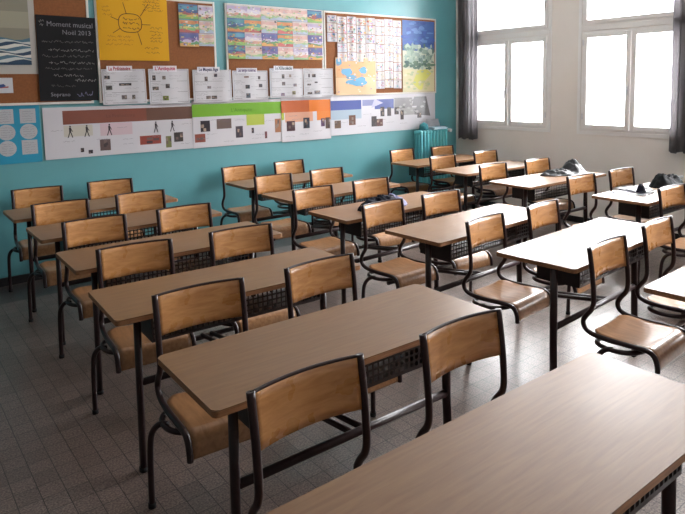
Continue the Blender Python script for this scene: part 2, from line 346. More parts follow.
# ------------------------------------------------------------------ papers pinned on the wall
def pm(c, rough=.55, soft=0):
    if soft:                                   # crayon colours on paper are paler than pure ink
        v = hexc(c); g = sum(v)/3
        return mat('crayon_'+c.lstrip('#'), tuple((1-soft)*q+soft*(.35*g+.65*.42) for q in v), rough)
    return mat('print_'+c.lstrip('#')+('_r%d' % int(rough*100)), c, rough, coat=.5 if rough < .35 else 0)
class Sheet:
    def __init__(s, x0, x1, z0, z1, base='#d8d8dc', y=YW-.0208, tilt=0, rough=.5, curl=.0, skew=0, soft=0):
        s.soft = soft
        s.x0, s.x1, s.z0, s.z1, s.y, s.rough = x0, x1, z0, z1, y, rough
        s.bm = bmesh.new(); s.mats = []; s.lay = 0; s.curl = curl; s.tilt = tilt; s.skew = skew
        mi = s.mi(base); N = 40
        f = []
        for k in range(N+1):
            u = k/N
            f.append([s.bm.verts.new(s.P(u, v, d)) for v, d in ((0, 0), (1, 0), (1, -.0012), (0, -.0012))])
        for k in range(N):
            A, B = f[k], f[k+1]
            for q in range(4): s.bm.faces.new((A[q], B[q], B[(q+1) % 4], A[(q+1) % 4])).material_index = mi
        s.bm.faces.new(f[0]).material_index = mi; s.bm.faces.new(f[-1][::-1]).material_index = mi
    def P(s, u, v, d):
        W_, H_ = s.x1-s.x0, s.z1-s.z0
        x, z = (u-.5)*W_, (v-.5)*H_
        x += s.skew*(v-.5)
        c, sn = math.cos(s.tilt), math.sin(s.tilt)
        wave = s.curl*(1+math.sin(u*9+s.x0*7))*.5 + s.curl*(1-v)*.6
        return Vector(((s.x0+s.x1)/2+x*c-z*sn, s.y+d-wave, (s.z0+s.z1)/2+x*sn+z*c))
    def mi(s, c):
        m = pm(c, s.rough, s.soft)
        if m not in s.mats: s.mats.append(m)
        return s.mats.index(m)
    def poly(s, c, pts, lay=1):
        mi = s.mi(c)
        try: f = s.bm.faces.new([s.bm.verts.new(s.P(u, v, -.0012-.0005*lay)) for u, v in pts]); f.material_index = mi
        except Exception: pass
    def rect(s, c, u0, v0, u1, v1, lay=1, n=1):
        n = max(1, math.ceil((u1-u0)*24)) if s.curl else 1
        for k in range(n):
            a, b = u0+(u1-u0)*k/n, u0+(u1-u0)*(k+1)/n
            s.poly(c, [(a, v0), (b, v0), (b, v1), (a, v1)], lay)
    def ell(s, c, u, v, ru, rv, lay=1, n=14, rg=0):
        s.poly(c, [(u+ru*math.cos(2*math.pi*k/n)*(1+rg*rnd.uniform(-1, 1)), v+rv*math.sin(2*math.pi*k/n)*(1+rg*rnd.uniform(-1, 1))) for k in range(n)], lay)
    def line(s, c, u0, v0, u1, v1, t=.004, lay=2):
        W_, H_ = s.x1-s.x0, s.z1-s.z0; dx, dz = (u1-u0)*W_, (v1-v0)*H_; l = math.hypot(dx, dz) or 1
        ox, oz = -dz/l*t/2/W_, dx/l*t/2/H_
        s.poly(c, [(u0+ox, v0+oz), (u0-ox, v0-oz), (u1-ox, v1-oz), (u1+ox, v1+oz)], lay)
    def scrib(s, c, u0, u1, v, t=.004, amp=.5, lay=2):       # handwriting too small to read
        W_, H_ = s.x1-s.x0, s.z1-s.z0; a = amp*.012/H_; u = u0
        while u < u1:
            wl = rnd.uniform(.03, .08)/W_
            e = min(u+wl, u1); k = u; pv = v
            while k < e:
                k2 = min(k+.007/W_, e); nv = v+rnd.uniform(-a, a); s.line(c, k, pv, k2, nv, t, lay); k, pv = k2, nv
            u = e+.012/W_
    def text(s, c, txt, u, v, h, lay=3, bold=0, wmax=None):
        cu = bpy.data.curves.new('t', 'FONT'); cu.body = txt; cu.size = h; cu.resolution_u = 2; cu.offset = bold
        o = bpy.data.objects.new('t', cu); COL.objects.link(o)
        bpy.context.view_layer.update()
        me = bpy.data.meshes.new_from_object(o.evaluated_get(bpy.context.evaluated_depsgraph_get()))
        W_, H_ = s.x1-s.x0, s.z1-s.z0; mi = s.mi(c)
        wd = max((p.co.x for p in me.vertices), default=1); sc = min(1, wmax*W_/wd) if wmax else 1
        vs = [s.bm.verts.new(s.P(u+p.co.x*sc/W_, v+p.co.y/H_, -.0012-.0005*lay)) for p in me.vertices]
        for p in me.polygons:
            try: s.bm.faces.new([vs[i] for i in p.vertices]).material_index = mi
            except Exception: pass
        bpy.data.objects.remove(o); bpy.data.curves.remove(cu); bpy.data.meshes.remove(me)
    def pic(s, c, u0, v0, u1, v1):
        s.rect(c, u0, v0, u1, v1, 2)
        for k in range(3):
            a = rnd.uniform(u0, u1-(u1-u0)*.3); b = rnd.uniform(v0, v1-(v1-v0)*.3)
            s.rect(rnd.choice(['#8a7a70', '#54484a', '#a89484', '#3a3238', '#6a5a58']), a, b, a+(u1-u0)*.28, b+(v1-v0)*.28, 3)
    def done(s, name, label, cat, group=None):
        me = bpy.data.meshes.new(name); s.bm.to_mesh(me); s.bm.free()
        for m in s.mats: me.materials.append(m)
        o = bpy.data.objects.new(name, me); COL.objects.link(o); tag(o, label, cat, group); return o

# plain generic seascape picture, far left
s = Sheet(.45, 1.275, 1.912, 2.65, '#b9b6b0', y=YW-.0165)
s.rect('#8b8878', .0, .30, .94, 1, 1)
s.rect('#a09c88', .0, .55, .94, .75, 2)
for k in range(11):
    v = .14+k*.027
    pts = [(u/12*.94, v+.02*math.sin(u*1.3+k)+.02*(u/12)) for u in range(13)]
    s.poly(['#26445e', '#c9cfcc', '#4f7488', '#dcdcd4'][k % 4], pts+[(.94, v-.03), (0, v-.03)], 14-k)
s.done('sea_picture', 'picture of blue and white waves under a khaki sky, far left', 'picture')
s = Sheet(.70, 1.061, 1.743, 1.878, '#c9ccd2'); s.poly('#33518a', [(.3, .3), (.6, .2), (.85, .45), (.8, .6), (.5, .45)], 1); s.poly('#a8413a', [(.62, .3), (.9, .35), (.9, .45)], 2)
s.done('picture_card', 'small white card with a blue and red mark below the wave picture', 'card')
# black sheet with chalk writing
s = Sheet(1.276, 1.792, 1.660, 2.445, '#0f0f13', y=YW-.0215, tilt=-.012, curl=.006, rough=.9)
s.text('#85858a', 'Moment musical', .17, .875, .066, wmax=.78); s.text('#85858a', 'Noël 2013', .42, .785, .060, wmax=.5)
for v, c, a, b in ((.70, '#6a6a68', .08, .95), (.60, '#8c8c88', .26, .95), (.53, '#6a6a68', .08, .9), (.45, '#8c8c88', .26, .95), (.38, '#686866', .12, .9), (.30, '#8a8a88', .25, .75), (.245, '#9a9a96', .6, .97), (.18, '#5a5a58', .2, .6)):
    s.scrib(c, a, b, v, .0035, 1.1)
for v in (.60, .45): s.line('#8c8c88', .18, v, .24, v, .004); s.line('#8c8c88', .215, v+.012, .24, v, .004); s.line('#8c8c88', .215, v-.012, .24, v, .004)
s.scrib('#8a8a88', .05, .13, .93, .003, 1.5); s.scrib('#8a8a88', .06, .12, .88, .003, 1.5)
s.text('#94949c', 'Soprano', .18, .055, .05, wmax=.34); s.scrib('#7a7a98', .62, .92, .08, .004, 2.2)
s.done('black_poster', 'black sheet with chalk-like white handwriting, left of the yellow poster', 'poster')
# yellow mind map
s = Sheet(1.818, 2.512, 2.044, 2.672, '#d29c00', y=YW-.0215, curl=.004, rough=.8)
pts = [(.45+.165*math.copysign(abs(math.cos(t))**.7, math.cos(t)), .585+.145*math.copysign(abs(math.sin(t))**.8, math.sin(t))) for t in [2*math.pi*k/28 for k in range(28)]]
for k in range(28): s.line('#3d2e14', *pts[k], *pts[(k+1) % 28], .007)
for a in ((.40, .73, .36, .90), (.60, .70, .72, .90), (.62, .57, .74, .57), (.55, .45, .60, .25), (.31, .50, .20, .42), (.29, .62, .18, .67)): s.line('#4a3816', *a, .006)
for v in (.65, .58, .50): s.scrib('#6b5010', .33+rnd.uniform(0, .04), .58, v, .006, 1.2)
for (a, b, vs) in ((.62, .95, (.97, .93, .88, .84, .80)), (.72, .93, (.52, .46, .41, .36, .31)), (.08, .5, (.37, .31, .25)), (.62, .93, (.20, .13)), (.05, .22, (.82, .76, .70)), (.3, .5, (.97, .94))):
    for v in vs: s.scrib('#a5700f' if a < .6 else '#7f5c14', a+rnd.uniform(0, .05), b-rnd.uniform(0, .08), v, .004, 1)
s.done('mind_map_poster', 'large yellow poster with a hand-drawn mind map around an oval', 'poster')

# children's drawings
PALS = [['#2a6fa8', '#2f8f9a', '#d9822b', '#4a9a4a', '#24407a'], ['#d8cfe0', '#b8a8cc', '#8fb87a', '#d99a8a', '#e3dccf'], ['#3f9f9a', '#e08a3c', '#c94f4a', '#7fbf6a', '#d8c85a'],
        ['#6a4f9a', '#3c4f9e', '#e0a030', '#4f9f5a', '#c9b8dc'], ['#e3cdbd', '#d8a8a0', '#a8b8d0', '#9ac080', '#d9c4a8'], ['#1f4f8e', '#2c8fb0', '#7fb848', '#d9b040', '#a84848']]
PN = ['deep blue and orange', 'pale lilac', 'teal, orange and red', 'violet and yellow', 'pale pink', 'blue and green']
def drawing(x0, x1, z0, z1, pi, label, group, tilt=0):
    P = PALS[pi]; s = Sheet(x0, x1, z0, z1, '#cfc6c4' if pi in (1, 4) else P[0], tilt=tilt, curl=.003, soft=.25)
    s.rect(P[1], 0, .62, 1, .9, 1)
    for k in range(4):
        v = .1+.13*k; pts = [(u/8, v+.12+.07*math.sin(u*rnd.uniform(.6, 1.4)+k*2)) for u in range(9)]
        s.poly(P[(k+2) % 5], pts+[(1, max(v-.1, 0)), (0, max(v-.1, 0))], 8-k)
    for k in range(16):
        s.ell(rnd.choice(P+['#e8e4dc', '#3c3a44', '#d9c04a', '#b84a4a', '#5a9a50']), rnd.uniform(.08, .92), rnd.uniform(.08, .9), rnd.uniform(.02, .09), rnd.uniform(.02, .08), 10+k, 7, .3)
    s.done('drawing', label, 'drawing', group)
for k, (a, b, c, d, pi) in enumerate(((2.634, 2.846, 2.485, 2.637, 5), (2.852, 3.02, 2.475, 2.635, 1), (2.636, 2.850, 2.344, 2.483, 2), (2.856, 3.02, 2.341, 2.472, 4), (2.635, 2.845, 2.196, 2.342, 3), (2.848, 3.02, 2.207, 2.338, 4))):
    drawing(a, b, c, d, pi, 'child\'s drawing, %s one of the three in the %s column beside the yellow poster' % (['top', 'middle', 'bottom'][k//2], ['left', 'right'][k % 2]), 'six drawings beside the yellow poster')
grid = [[1, 1, 4, 4, 4, 5], [0, 2, 4, 2, 4, 1], [5, 1, 3, 2, 4, 3], [5, 4, 3, 4, 1, 3]]
cw, chh = (4.458-3.185)/6, (2.672-2.075)/4
for r in range(4):
    for c in range(6):
        x0 = 3.185+c*cw; z1 = 2.672-r*chh
        drawing(x0+.001, x0+cw-.001, z1-chh+.001, z1-.001, grid[r][c], '%s landscape drawing, %s in the %s row of the middle board' % (PN[grid[r][c]], ORD[c], ['top', 'second', 'third', 'bottom'][r]), 'landscape drawings on the middle board', rnd.uniform(-.012, .012))
# small decorated cards
cw, chh = (5.775-4.527)/8, .117
CP = ['#c2483c', '#3c6fa8', '#d9a83c', '#4f9a6a', '#8a6ab0', '#d87a9a', '#e08a4a', '#5fa8b0', '#3f3a40']
for r in range(8):
    for c in range(8):
        if r >= 3 and c < 1: continue
        if r >= 5 and c < 5: continue
        x0 = 4.530+c*cw; z1 = 2.652-r*chh-.01*(c % 2)
        if r == 0: z1 -= .0
        s = Sheet(x0+.003, x0+cw-.003, z1-chh+.003, z1-.003-(.02 if r == 0 else 0), ['#bdb8bc', '#c6bfbd', '#b8b5c0', '#c4bcb4'][(r*3+c) % 4], tilt=rnd.uniform(-.03, .03), curl=.004, soft=.25)
        dense = 17 if (r < 3 and c < 5) else 9
        for k in range(dense): s.ell(rnd.choice(CP), rnd.uniform(.12, .88), rnd.uniform(.1, .9), rnd.uniform(.03, .14 if dense > 9 else .10), rnd.uniform(.03, .13 if dense > 9 else .12), 1+k, 7, .35)
        s.done('decorated_card', 'small %s card, %s in the %s row on the rightmost board' % ('brightly painted' if dense > 9 else 'mostly white', ORD[c], ORD[r]), 'card', 'small cards on the rightmost board')
# orange and blue map-like sheet
s = Sheet(4.651, 5.315, 1.640, 2.112, '#d9b48c', y=YW-.021, curl=.003)
s.rect('#d3a273', .02, .48, .98, .96, 1)
for (u, v, a, b) in ((.08, .88, .07, .10), (.26, .62, .14, .10), (.5, .34, .24, .10), (.68, .66, .10, .09), (.38, .48, .12, .06), (.62, .42, .1, .06)): s.ell('#5f9fc4', u, v, a, b, 2, 12, .25)
for k in range(26): s.ell(rnd.choice(['#c98a5a', '#b8c4cc', '#e0cdb4', '#9a8a9a']), rnd.uniform(.05, .95), rnd.uniform(.04, .95), .025, .02, 3+k, 6, .3)
s.line('#a87a50', 0, .47, 1, .47, .003)
s.done('orange_blue_map', 'orange map-like sheet with blue patches on the rightmost board', 'poster')
# tall blue, grey-green and yellow painting (plain stand-in)
s = Sheet(5.800, 6.415, 1.655, 2.635, '#c9cdb8', y=YW-.0175, curl=.002)
s.rect('#3a5f9e', 0, .58, 1, 1, 1)
for k in range(60):
    v = rnd.uniform(.6, .98); s.ell(rnd.choice(['#2f4f94', '#4a74b4', '#5f86c0', '#3a5aa8', '#36589a']), rnd.uniform(.05, .95), v, rnd.uniform(.05, .14), rnd.uniform(.01, .03), 2+k % 6, 8, .3)
for k in range(90):
    s.ell(rnd.choice(['#8fa898', '#a9bcae', '#6f8c84', '#c4d0c0', '#577870', '#9ab0a8']), rnd.uniform(.06, .94), rnd.uniform(.36, .66), rnd.uniform(.03, .10), rnd.uniform(.01, .05), 9+k % 6, 8, .35)
for k in range(30):
    s.ell(rnd.choice(['#4f6f60', '#5f7f68', '#3f5f58']), rnd.uniform(.06, .94), rnd.uniform(.33, .43), rnd.uniform(.03, .08), rnd.uniform(.01, .025), 16, 8, .35)
s.rect('#cfc9a0', 0, 0, 1, .32, 1)
s.poly('#c9c860', [(.3, .12), (.45, .3), (.75, .32), (.9, .26), (.66, .14), (.6, .03), (.5, .03)], 3)
for k in range(30): s.ell(rnd.choice(['#d8d3b8', '#bcc08a', '#a8b890']), rnd.uniform(.05, .95), rnd.uniform(.03, .32), .05, .015, 4+k % 4, 8, .3)
s.done('blue_painting', 'tall painting with blue top, grey-green middle and yellow bottom', 'painting')

# history fact sheets
def fact(x0, x1, z0, z1, title, tcol, label, pics, tu=.18):
    s = Sheet(x0, x1, z0, z1-.03, '#c9c9ce', y=YW-.0225, tilt=rnd.uniform(-.01, .012), rough=.3, curl=.006)
    for v in (.97, .05): s.line('#5a5a60', .04, v, .97, v, .003)
    for u in (.04, .97): s.line('#8a8a90', u, .05, u, .97, .003)
    for v in (.34, .65): s.line('#6a6a70', .04, v, .95, v, .003)
    for v in (.92, .87, .60, .55, .29, .24, .12): s.scrib('#8f8f96', .07, rnd.uniform(.25, .4), v, .0028, .5)
    for v in (.72, .45, .16, .80): s.scrib('#9a9aa2', .5, rnd.uniform(.7, .92), v, .0025, .5)
    for (u, v, c, a, b) in pics: s.pic(c, u, v, u+a, v+b)
    if title:
        s.rect('#dcdce2', tu-.06, .92, tu+.52, 1.09, 4)
        s.text(tcol, title, tu-.02, .965, .052, 6, .0014, wmax=.50)
    s.done('fact_sheet', label, 'wall sheet', 'white history sheets above the timeline')
fact(1.825, 2.254, 1.611, 1.988, 'La Préhistoire', '#a8283c', 'white history sheet with red title under the yellow poster', [(.06, .72, '#3a3a40', .12, .10), (.38, .53, '#2f2f33', .28, .07), (.08, .42, '#5f5f5c', .14, .12), (.42, .14, '#6a6462', .12, .12), (.66, .14, '#56524f', .07, .12)])
fact(2.285, 2.715, 1.602, 1.991, 'L\'Antiquité', '#b83a62', 'white history sheet with pink title, between the red- and navy-titled ones', [(.09, .68, '#3f3a3e', .08, .14), (.33, .70, '#77706c', .08, .10), (.08, .40, '#5a5654', .15, .10), (.40, .45, '#3f3c3c', .10, .12), (.32, .10, '#6f7f2a', .14, .13)])
fact(2.756, 3.208, 1.603, 1.983, 'Le Moyen Age', '#22285a', 'white history sheet with bold navy title spanning a gap between boards', [(.30, .65, '#5a5254', .08, .14), (.55, .78, '#3c3a48', .08, .10), (.36, .42, '#7f7a80', .10, .08), (.32, .10, '#5f5654', .12, .10), (.46, .10, '#454044', .14, .10)])
fact(3.224, 3.670, 1.619, 1.975, 'Les temps modernes', '#4a2a6a', 'white history sheet with purple title under the middle board', [(.32, .76, '#7a5048', .13, .05), (.72, .70, '#4a464e', .07, .11), (.35, .38, '#3a4048', .12, .13), (.74, .42, '#50505a', .10, .12), (.36, .06, '#57606a', .12, .16)])
fact(3.697, 4.156, 1.630, 2.000, 'Le XIXe siècle', '#2c5560', 'white history sheet with dark teal title under the middle board', [(.36, .66, '#4a4a50', .08, .14), (.58, .70, '#8a8078', .06, .10), (.36, .42, '#6a6468', .10, .12), (.70, .38, '#7a7480', .10, .10), (.32, .06, '#8a7a90', .12, .10), (.66, .10, '#8a8658', .10, .12)])
fact(4.168, 4.606, 1.619, 2.003, '', '#33333a', 'untitled white history sheet, rightmost of the row above the timeline', [(.16, .70, '#56545c', .05, .12), (.28, .70, '#4a464a', .12, .11), (.12, .42, '#56545c', .12, .06), (.36, .50, '#44424a', .10, .05), (.12, .12, '#3a3840', .15, .07), (.34, .12, '#7a7a82', .20, .12)])

# long timeline frieze in four joined sheets
def man(s, u, v, h, c='#2c262c'):
    W_ = s.x1-s.x0; H_ = s.z1-s.z0; k = h/H_; q = h/W_
    s.ell(c, u+.02*q, v+.92*k, .07*q, .08*k, 3, 8)
    s.poly(c, [(u-.08*q, v+.83*k), (u+.10*q, v+.83*k), (u+.08*q, v+.45*k), (u-.07*q, v+.45*k)], 3)
    s.poly(c, [(u-.06*q, v+.47*k), (u+.02*q, v+.47*k), (u-.14*q, v), (u-.22*q, v)], 3)
    s.poly(c, [(u, v+.47*k), (u+.08*q, v+.47*k), (u+.22*q, v+.02*k), (u+.14*q, v)], 4)
    s.poly(c, [(u+.07*q, v+.8*k), (u+.22*q, v+.5*k), (u+.17*q, v+.48*k), (u+.03*q, v+.72*k)], 4)
s = Sheet(1.288, 2.742, 1.115, 1.600, '#c6c5cb', y=YW-.0025, rough=.3, curl=.004)
X = lambda x: (x-1.288)/1.454
s.rect('#7c4638', X(1.457), .66, X(2.25), .93, 1, 6); s.rect('#62453a', X(2.25), .66, 1, .93, 1, 4)
s.text('#6a3a30', 'La Préhistoire', X(1.85), .76, .05, 3, wmax=.2)
s.rect('#bdb9ae', X(1.46), .42, X(1.72), .64, 1, 2); s.rect('#c6b0b8', X(1.79), .40, X(2.1), .65, 1, 2)
for x in (1.515, 1.665, 1.875, 2.34, 2.515): man(s, X(x), .40, .115)
for x, v, a, h, c in ((1.60, .10, .03, .04, '#2f2a30'), (1.67, .06, .04, .035, '#2a2530'), (1.78, .10, .10, .11, '#5a4c4c'), (2.17, .16, .22, .09, '#8a4038'), (2.44, .06, .06, .12, '#6f7446'), (2.53, .17, .10, .10, '#3c3838')): s.pic(c, X(x), v, X(x+a), v+h/.485)
for x, v in ((1.45, .33), (1.75, .33), (2.0, .3), (2.3, .32), (1.35, .55), (1.95, .55), (2.62, .55), (2.6, .12), (2.0, .2)): s.scrib('#86868e', X(x), X(x+.1), v, .0028, .5)
s.done('timeline_sheet', 'leftmost timeline sheet with a brown band and walking figures', 'timeline sheet', 'long history timeline on the teal wall')
s = Sheet(2.742, 3.850, 1.112, 1.620, '#c9c8ce', y=YW-.0031, rough=.3, curl=.004)
X = lambda x: (x-2.742)/1.108
s.rect('#6fa82c', 0, .66, 1, .93, 1, 8); s.rect('#a9b84e', X(3.39), .42, X(3.62), .66, 1, 2)
s.text('#4f8a20', 'L\'Antiquité', X(3.2), .74, .06, 3, wmax=.25)
for x, v, a, h, c in ((2.83, .34, .11, .12, '#2f2a33'), (3.02, .38, .18, .11, '#6a5a54'), (3.25, .16, .09, .13, '#4a4650'), (3.45, .24, .03, .06, '#3c3644'), (2.76, .12, .12, .09, '#8a4c40'), (3.62, .10, .03, .08, '#6f3c40'), (3.76, .22, .08, .16, '#9a6a4c')): s.pic(c, X(x), v, X(x+a), v+h/.508)
for x, v in ((2.9, .28), (2.95, .58), (3.25, .55), (3.5, .2), (3.62, .5), (2.8, .2), (3.1, .1), (3.45, .12)): s.scrib('#86868e', X(x), X(x+.12), v, .0028, .5)
s.done('timeline_sheet', 'timeline sheet with a bright green band', 'timeline sheet', 'long history timeline on the teal wall')
s = Sheet(3.850, 4.575, 1.100, 1.6285, '#cfced4', y=YW-.0037, rough=.25, curl=.006)
X = lambda x: (x-3.85)/.725
s.rect('#b8623a', 0, .66, X(4.25), .93, 1, 3); s.rect('#d97a34', X(4.25), .66, 1, .93, 1, 3); s.rect('#d2a088', X(3.9), .44, X(4.3), .66, 1, 2); s.rect('#d8803c', X(4.36), .45, 1, .66, 1, 2); s.rect('#a9b84e', 0, .5, .05, .66, 2)
for x, v, a, h, c in ((3.92, .24, .12, .12, '#4a343c'), (4.16, .28, .09, .13, '#3f4450'), (4.42, .30, .06, .10, '#5a4460'), (4.49, .24, .07, .14, '#5a4a44')): s.pic(c, X(x), v, X(x+a), v+h/.53)
for x, v in ((3.95, .58), (4.1, .15), (3.9, .12), (4.3, .2), (4.0, .5)): s.scrib('#86868e', X(x), X(x+.13), v, .0028, .5)
s.done('timeline_sheet', 'timeline sheet with an orange band', 'timeline sheet', 'long history timeline on the teal wall')
s = Sheet(4.575, 6.440, 1.130, 1.6285, '#d3d3da', y=YW-.0043, rough=.3, curl=.004)
X = lambda x: (x-4.575)/1.865
s.rect('#5260a0', 0, .64, X(5.07), .88, 1, 3); s.rect('#a9bccc', 0, .40, X(5.07), .64, 1, 3); s.rect('#8a90b8', X(5.09), .72, X(5.3), .88, 1); s.rect('#5260a0', X(5.3), .62, X(5.64), .88, 1, 2); s.poly('#b8b8d8', [(X(5.24), .66), (X(5.45), .78), (X(5.3), .9)], 2)
s.rect('#8f8f92', X(5.65), .60, X(5.98), .90, 1, 2); s.rect('#a2a2a4', X(5.75), .42, X(6.1), .62, 1); s.poly('#808084', [(X(5.98), .66), (X(6.12), .66), (X(6.16), .92), (X(6.02), .92)], 2); s.poly('#77777a', [(X(6.02), .42), (X(6.34), .36), (X(6.26), .92), (X(6.13), .92)], 2)
for k in range(26): s.ell(rnd.choice(['#6a6a6e', '#b4b4b6', '#909094']), X(rnd.uniform(5.68, 6.25)), rnd.uniform(.46, .86), .014, .03, 4+k % 5, 7, .3)
for x, v, a, h, c in ((4.63, .18, .10, .10, '#6a5648'), (4.86, .24, .11, .13, '#6a4a3c'), (5.24, .16, .09, .14, '#3c3a40'), (5.33, .16, .11, .10, '#5a3c3c'), (5.40, .42, .07, .13, '#3c3a40'), (5.52, .42, .07, .12, '#44444c'), (5.76, .30, .06, .13, '#3c363c'), (6.08, .32, .08, .07, '#4a4448'), (5.65, .45, .08, .10, '#4c4c50')): s.pic(c, X(x), v, X(x+a), v+h/.51)
for x, v in ((4.7, .32), (5.0, .2), (5.35, .33), (5.75, .2), (6.1, .2), (5.1, .5), (5.5, .25)): s.scrib('#86868e', X(x), X(x+.14), v, .0028, .5)
s.done('timeline_sheet', 'rightmost timeline sheet with blue bands and grey photographs', 'timeline sheet', 'long history timeline on the teal wall')
# blue sheet with pale rounded cards
s = Sheet(.50, 1.262, 1.105, 1.628, '#1f8fb0', y=YW-.002)
for j, z in enumerate((1.55-.02, 1.40-.01, 1.245)):
    for i, x in enumerate((.80, .985, 1.165)):
        u, v = (x-.5)/.762, (z-1.105)/.523
        if (j == 0) or (j == 2 and i == 2): s.rect('#b4b6ba', u-.085, v-.12, u+.085, v+.13, 1)
        else: s.ell('#b4b6ba', u, v, .095, .135, 1, 18)
        for q in range(5): s.scrib('#8c8f96', u-.06, u+.06, v+.08-q*.04, .003, .4, 2)
s.rect('#a83a3c', .53, .72, .56, .90, 3)
s.done('blue_card_poster', 'blue sheet with pale rounded cards below the left cork board', 'poster')

# ------------------------------------------------------------------ double desk
def rounded_rect(x0, x1, y0, y1, r, n=5):
    out = []
    for cx, cy, a0 in ((x1-r, y1-r, 0), (x0+r, y1-r, 90), (x0+r, y0+r, 180), (x1-r, y0+r, 270)):
        for k in range(n+1):
            a = math.radians(a0+90*k/n); out.append((cx+r*math.cos(a), cy+r*math.sin(a)))
    return out
TL, TW, TH = 1.30, .505, .78
def build_desk():
    root = empty('double_desk', (0, 0, 0))
    bm = bmesh.new(); P = rounded_rect(0, TL, -TW, 0, .020)
    lo = [bm.verts.new((x, y, TH-.024)) for x, y in P]; hi = [bm.verts.new((x, y, TH)) for x, y in P]
    bm.faces.new(lo[::-1]).material_index = 1; bm.faces.new(hi).material_index = 0
    for k in range(len(P)): bm.faces.new((lo[k], lo[(k+1) % len(P)], hi[(k+1) % len(P)], hi[k])).material_index = 1
    es = [e for e in bm.edges if all(v in set(hi) for v in e.verts)]
    bmesh.ops.bevel(bm, geom=es, offset=.003, segments=2, affect='EDGES')
    link('tabletop', bm, [laminate, edgem], root)
    return root
def build_frame_parts():
    """steel pieces; returned as meshes so each desk can slide them a little under its top"""
    parts = []
    bm = bmesh.new(); tube(bm, [Vector((.0, -.37, TH-.026)), Vector((-.005, -.375, .4)), Vector((-.012, -.385, 0))], .022, 12, flat=.74); parts.append(('leg', bm, 0))
    bm = bmesh.new(); tube(bm, [Vector((1.0, -.37, TH-.026)), Vector((1.005, -.375, .4)), Vector((1.012, -.385, 0))], .022, 12, flat=.74); parts.append(('leg', bm, 0))
    bm = bmesh.new(); tube(bm, [Vector((.0, -.375, .42)), Vector((1.0, -.375, .42))], .017, 12); parts.append(('front_stretcher', bm, 0))
    for xx in (.475, .53):
        bm = bmesh.new(); tube(bm, [Vector((xx, -.365, .42)), Vector((xx, .12, .355))], .013, 10); parts.append(('centre_rail', bm, 0))
    bm = bmesh.new(); tube(bm, [Vector((.06, .12, .345)), Vector((.94, .12, .345))], .015, 10); parts.append(('rear_rail', bm, 0))
    return parts
def build_bin():
    x0, x1, y0, y1, z0, z1 = .045, .955, -.43, -.16, .615, TH-.026
    bm = bmesh.new(); t = .0015
    box(bm, x0, x1, y0, y1, z0, z0+t); box(bm, x0, x0+t, y0, y1, z0+t, z1); box(bm, x1-t, x1, y0, y1, z0+t, z1)
    box(bm, x0-.02, x1+.02, y0+.01, y0+.03, z1-.004, z1+.001); box(bm, x0-.02, x1+.02, y1-.03, y1-.01, z1-.004, z1+.001)
    # perforated front: a lattice with square holes
    p = .0265; nx = int((x1-x0)/p); nz = 5; h = .0185; zb = z0+.012; mz = (p-h)/2
    xs = [x0]; 
    off = ((x1-x0)-nx*p)/2
    for i in range(nx): xs += [x0+off+i*p+mz, x0+off+i*p+mz+h]
    xs.append(x1); zz = [z0]
    for j in range(nz): zz += [zb+j*p+mz, zb+j*p+mz+h]
    zz.append(z1)
    V = [[bm.verts.new((x, y0, z)) for z in zz] for x in xs]
    for i in range(len(xs)-1):
        for j in range(len(zz)-1):
            if i % 2 == 1 and j % 2 == 1: continue
            bm.faces.new((V[i][j], V[i+1][j], V[i+1][j+1], V[i][j+1]))
    return bm
desk0 = build_desk(); frame = empty('frame_tmp', (0, 0, 0))
for nm, b, _ in build_frame_parts(): link(nm, b, steel, desk0)
link('book_bin', build_bin(), binm, desk0)
bpy.data.objects.remove(frame)
for k, (xx) in enumerate((0.0, 1.0)):
    bm = bmesh.new(); tube(bm, [Vector((xx+(-.012 if k == 0 else .012), -.385, .0)), Vector((xx+(-.0115 if k == 0 else .0115), -.3845, .02))], .0245, 12, flat=.77)
    leg = [c for c in desk0.children if c.name.startswith('leg')][k]
    o = link('foot_cap', bm, mat('black_rubber', '#101012', .7), leg)

DESKS = {'A1': (0.831, 5.775, -0.26), 'A2': (0.845, 4.929, -0.07), 'A3': (0.842, 4.035, -0.95), 'A4': (0.787, 3.140, -2.39), 'A5': (0.770, 2.185, -1.30), 'A6': (0.708, 1.187, -0.60),
 'B1': (2.869, 5.838, -0.25), 'B2': (2.784, 4.948, 1.38), 'B3': (2.663, 4.007, 1.45), 'B4': (2.693, 3.121, 2.80), 'B5': (2.813, 2.266, 3.72), 'B6': (2.835, 1.398, 2.68),
 'C1': (5.162, 5.834, -1.30), 'C2': (5.056, 4.954, -1.62), 'C3': (4.832, 3.980, -1.80), 'C4': (4.847, 2.868, -0.53), 'C5': (4.85, 1.99, -.8)}
SLIDE = {'B1': .12, 'B2': .10, 'B3': .06, 'B4': .04, 'B5': .02, 'B6': .03, 'C1': .12, 'C2': .12, 'C3': .11, 'C4': .11, 'C5': .11}
RAIL = {'B4': .090, 'B5': .135, 'B6': .130, 'C1': .29, 'C2': .288, 'C3': .285, 'C4': .165}
COLN = {'A': 'left', 'B': 'middle', 'C': 'right'}
EXTRA = {'A6': 'big foreground double desk cut off by the bottom edge, nearest the camera', 'B3': 'double desk with a dark jacket lying on it, middle column',
         'C3': 'double desk by the windows with a shiny black jacket on its far end', 'C4': 'double desk by the windows carrying paper, a pouch and a bag', 'B6': 'double desk cut off by the right edge, sixth in the middle column',
         'C5': 'double desk just outside the right edge, fifth in the right column'}
first = True
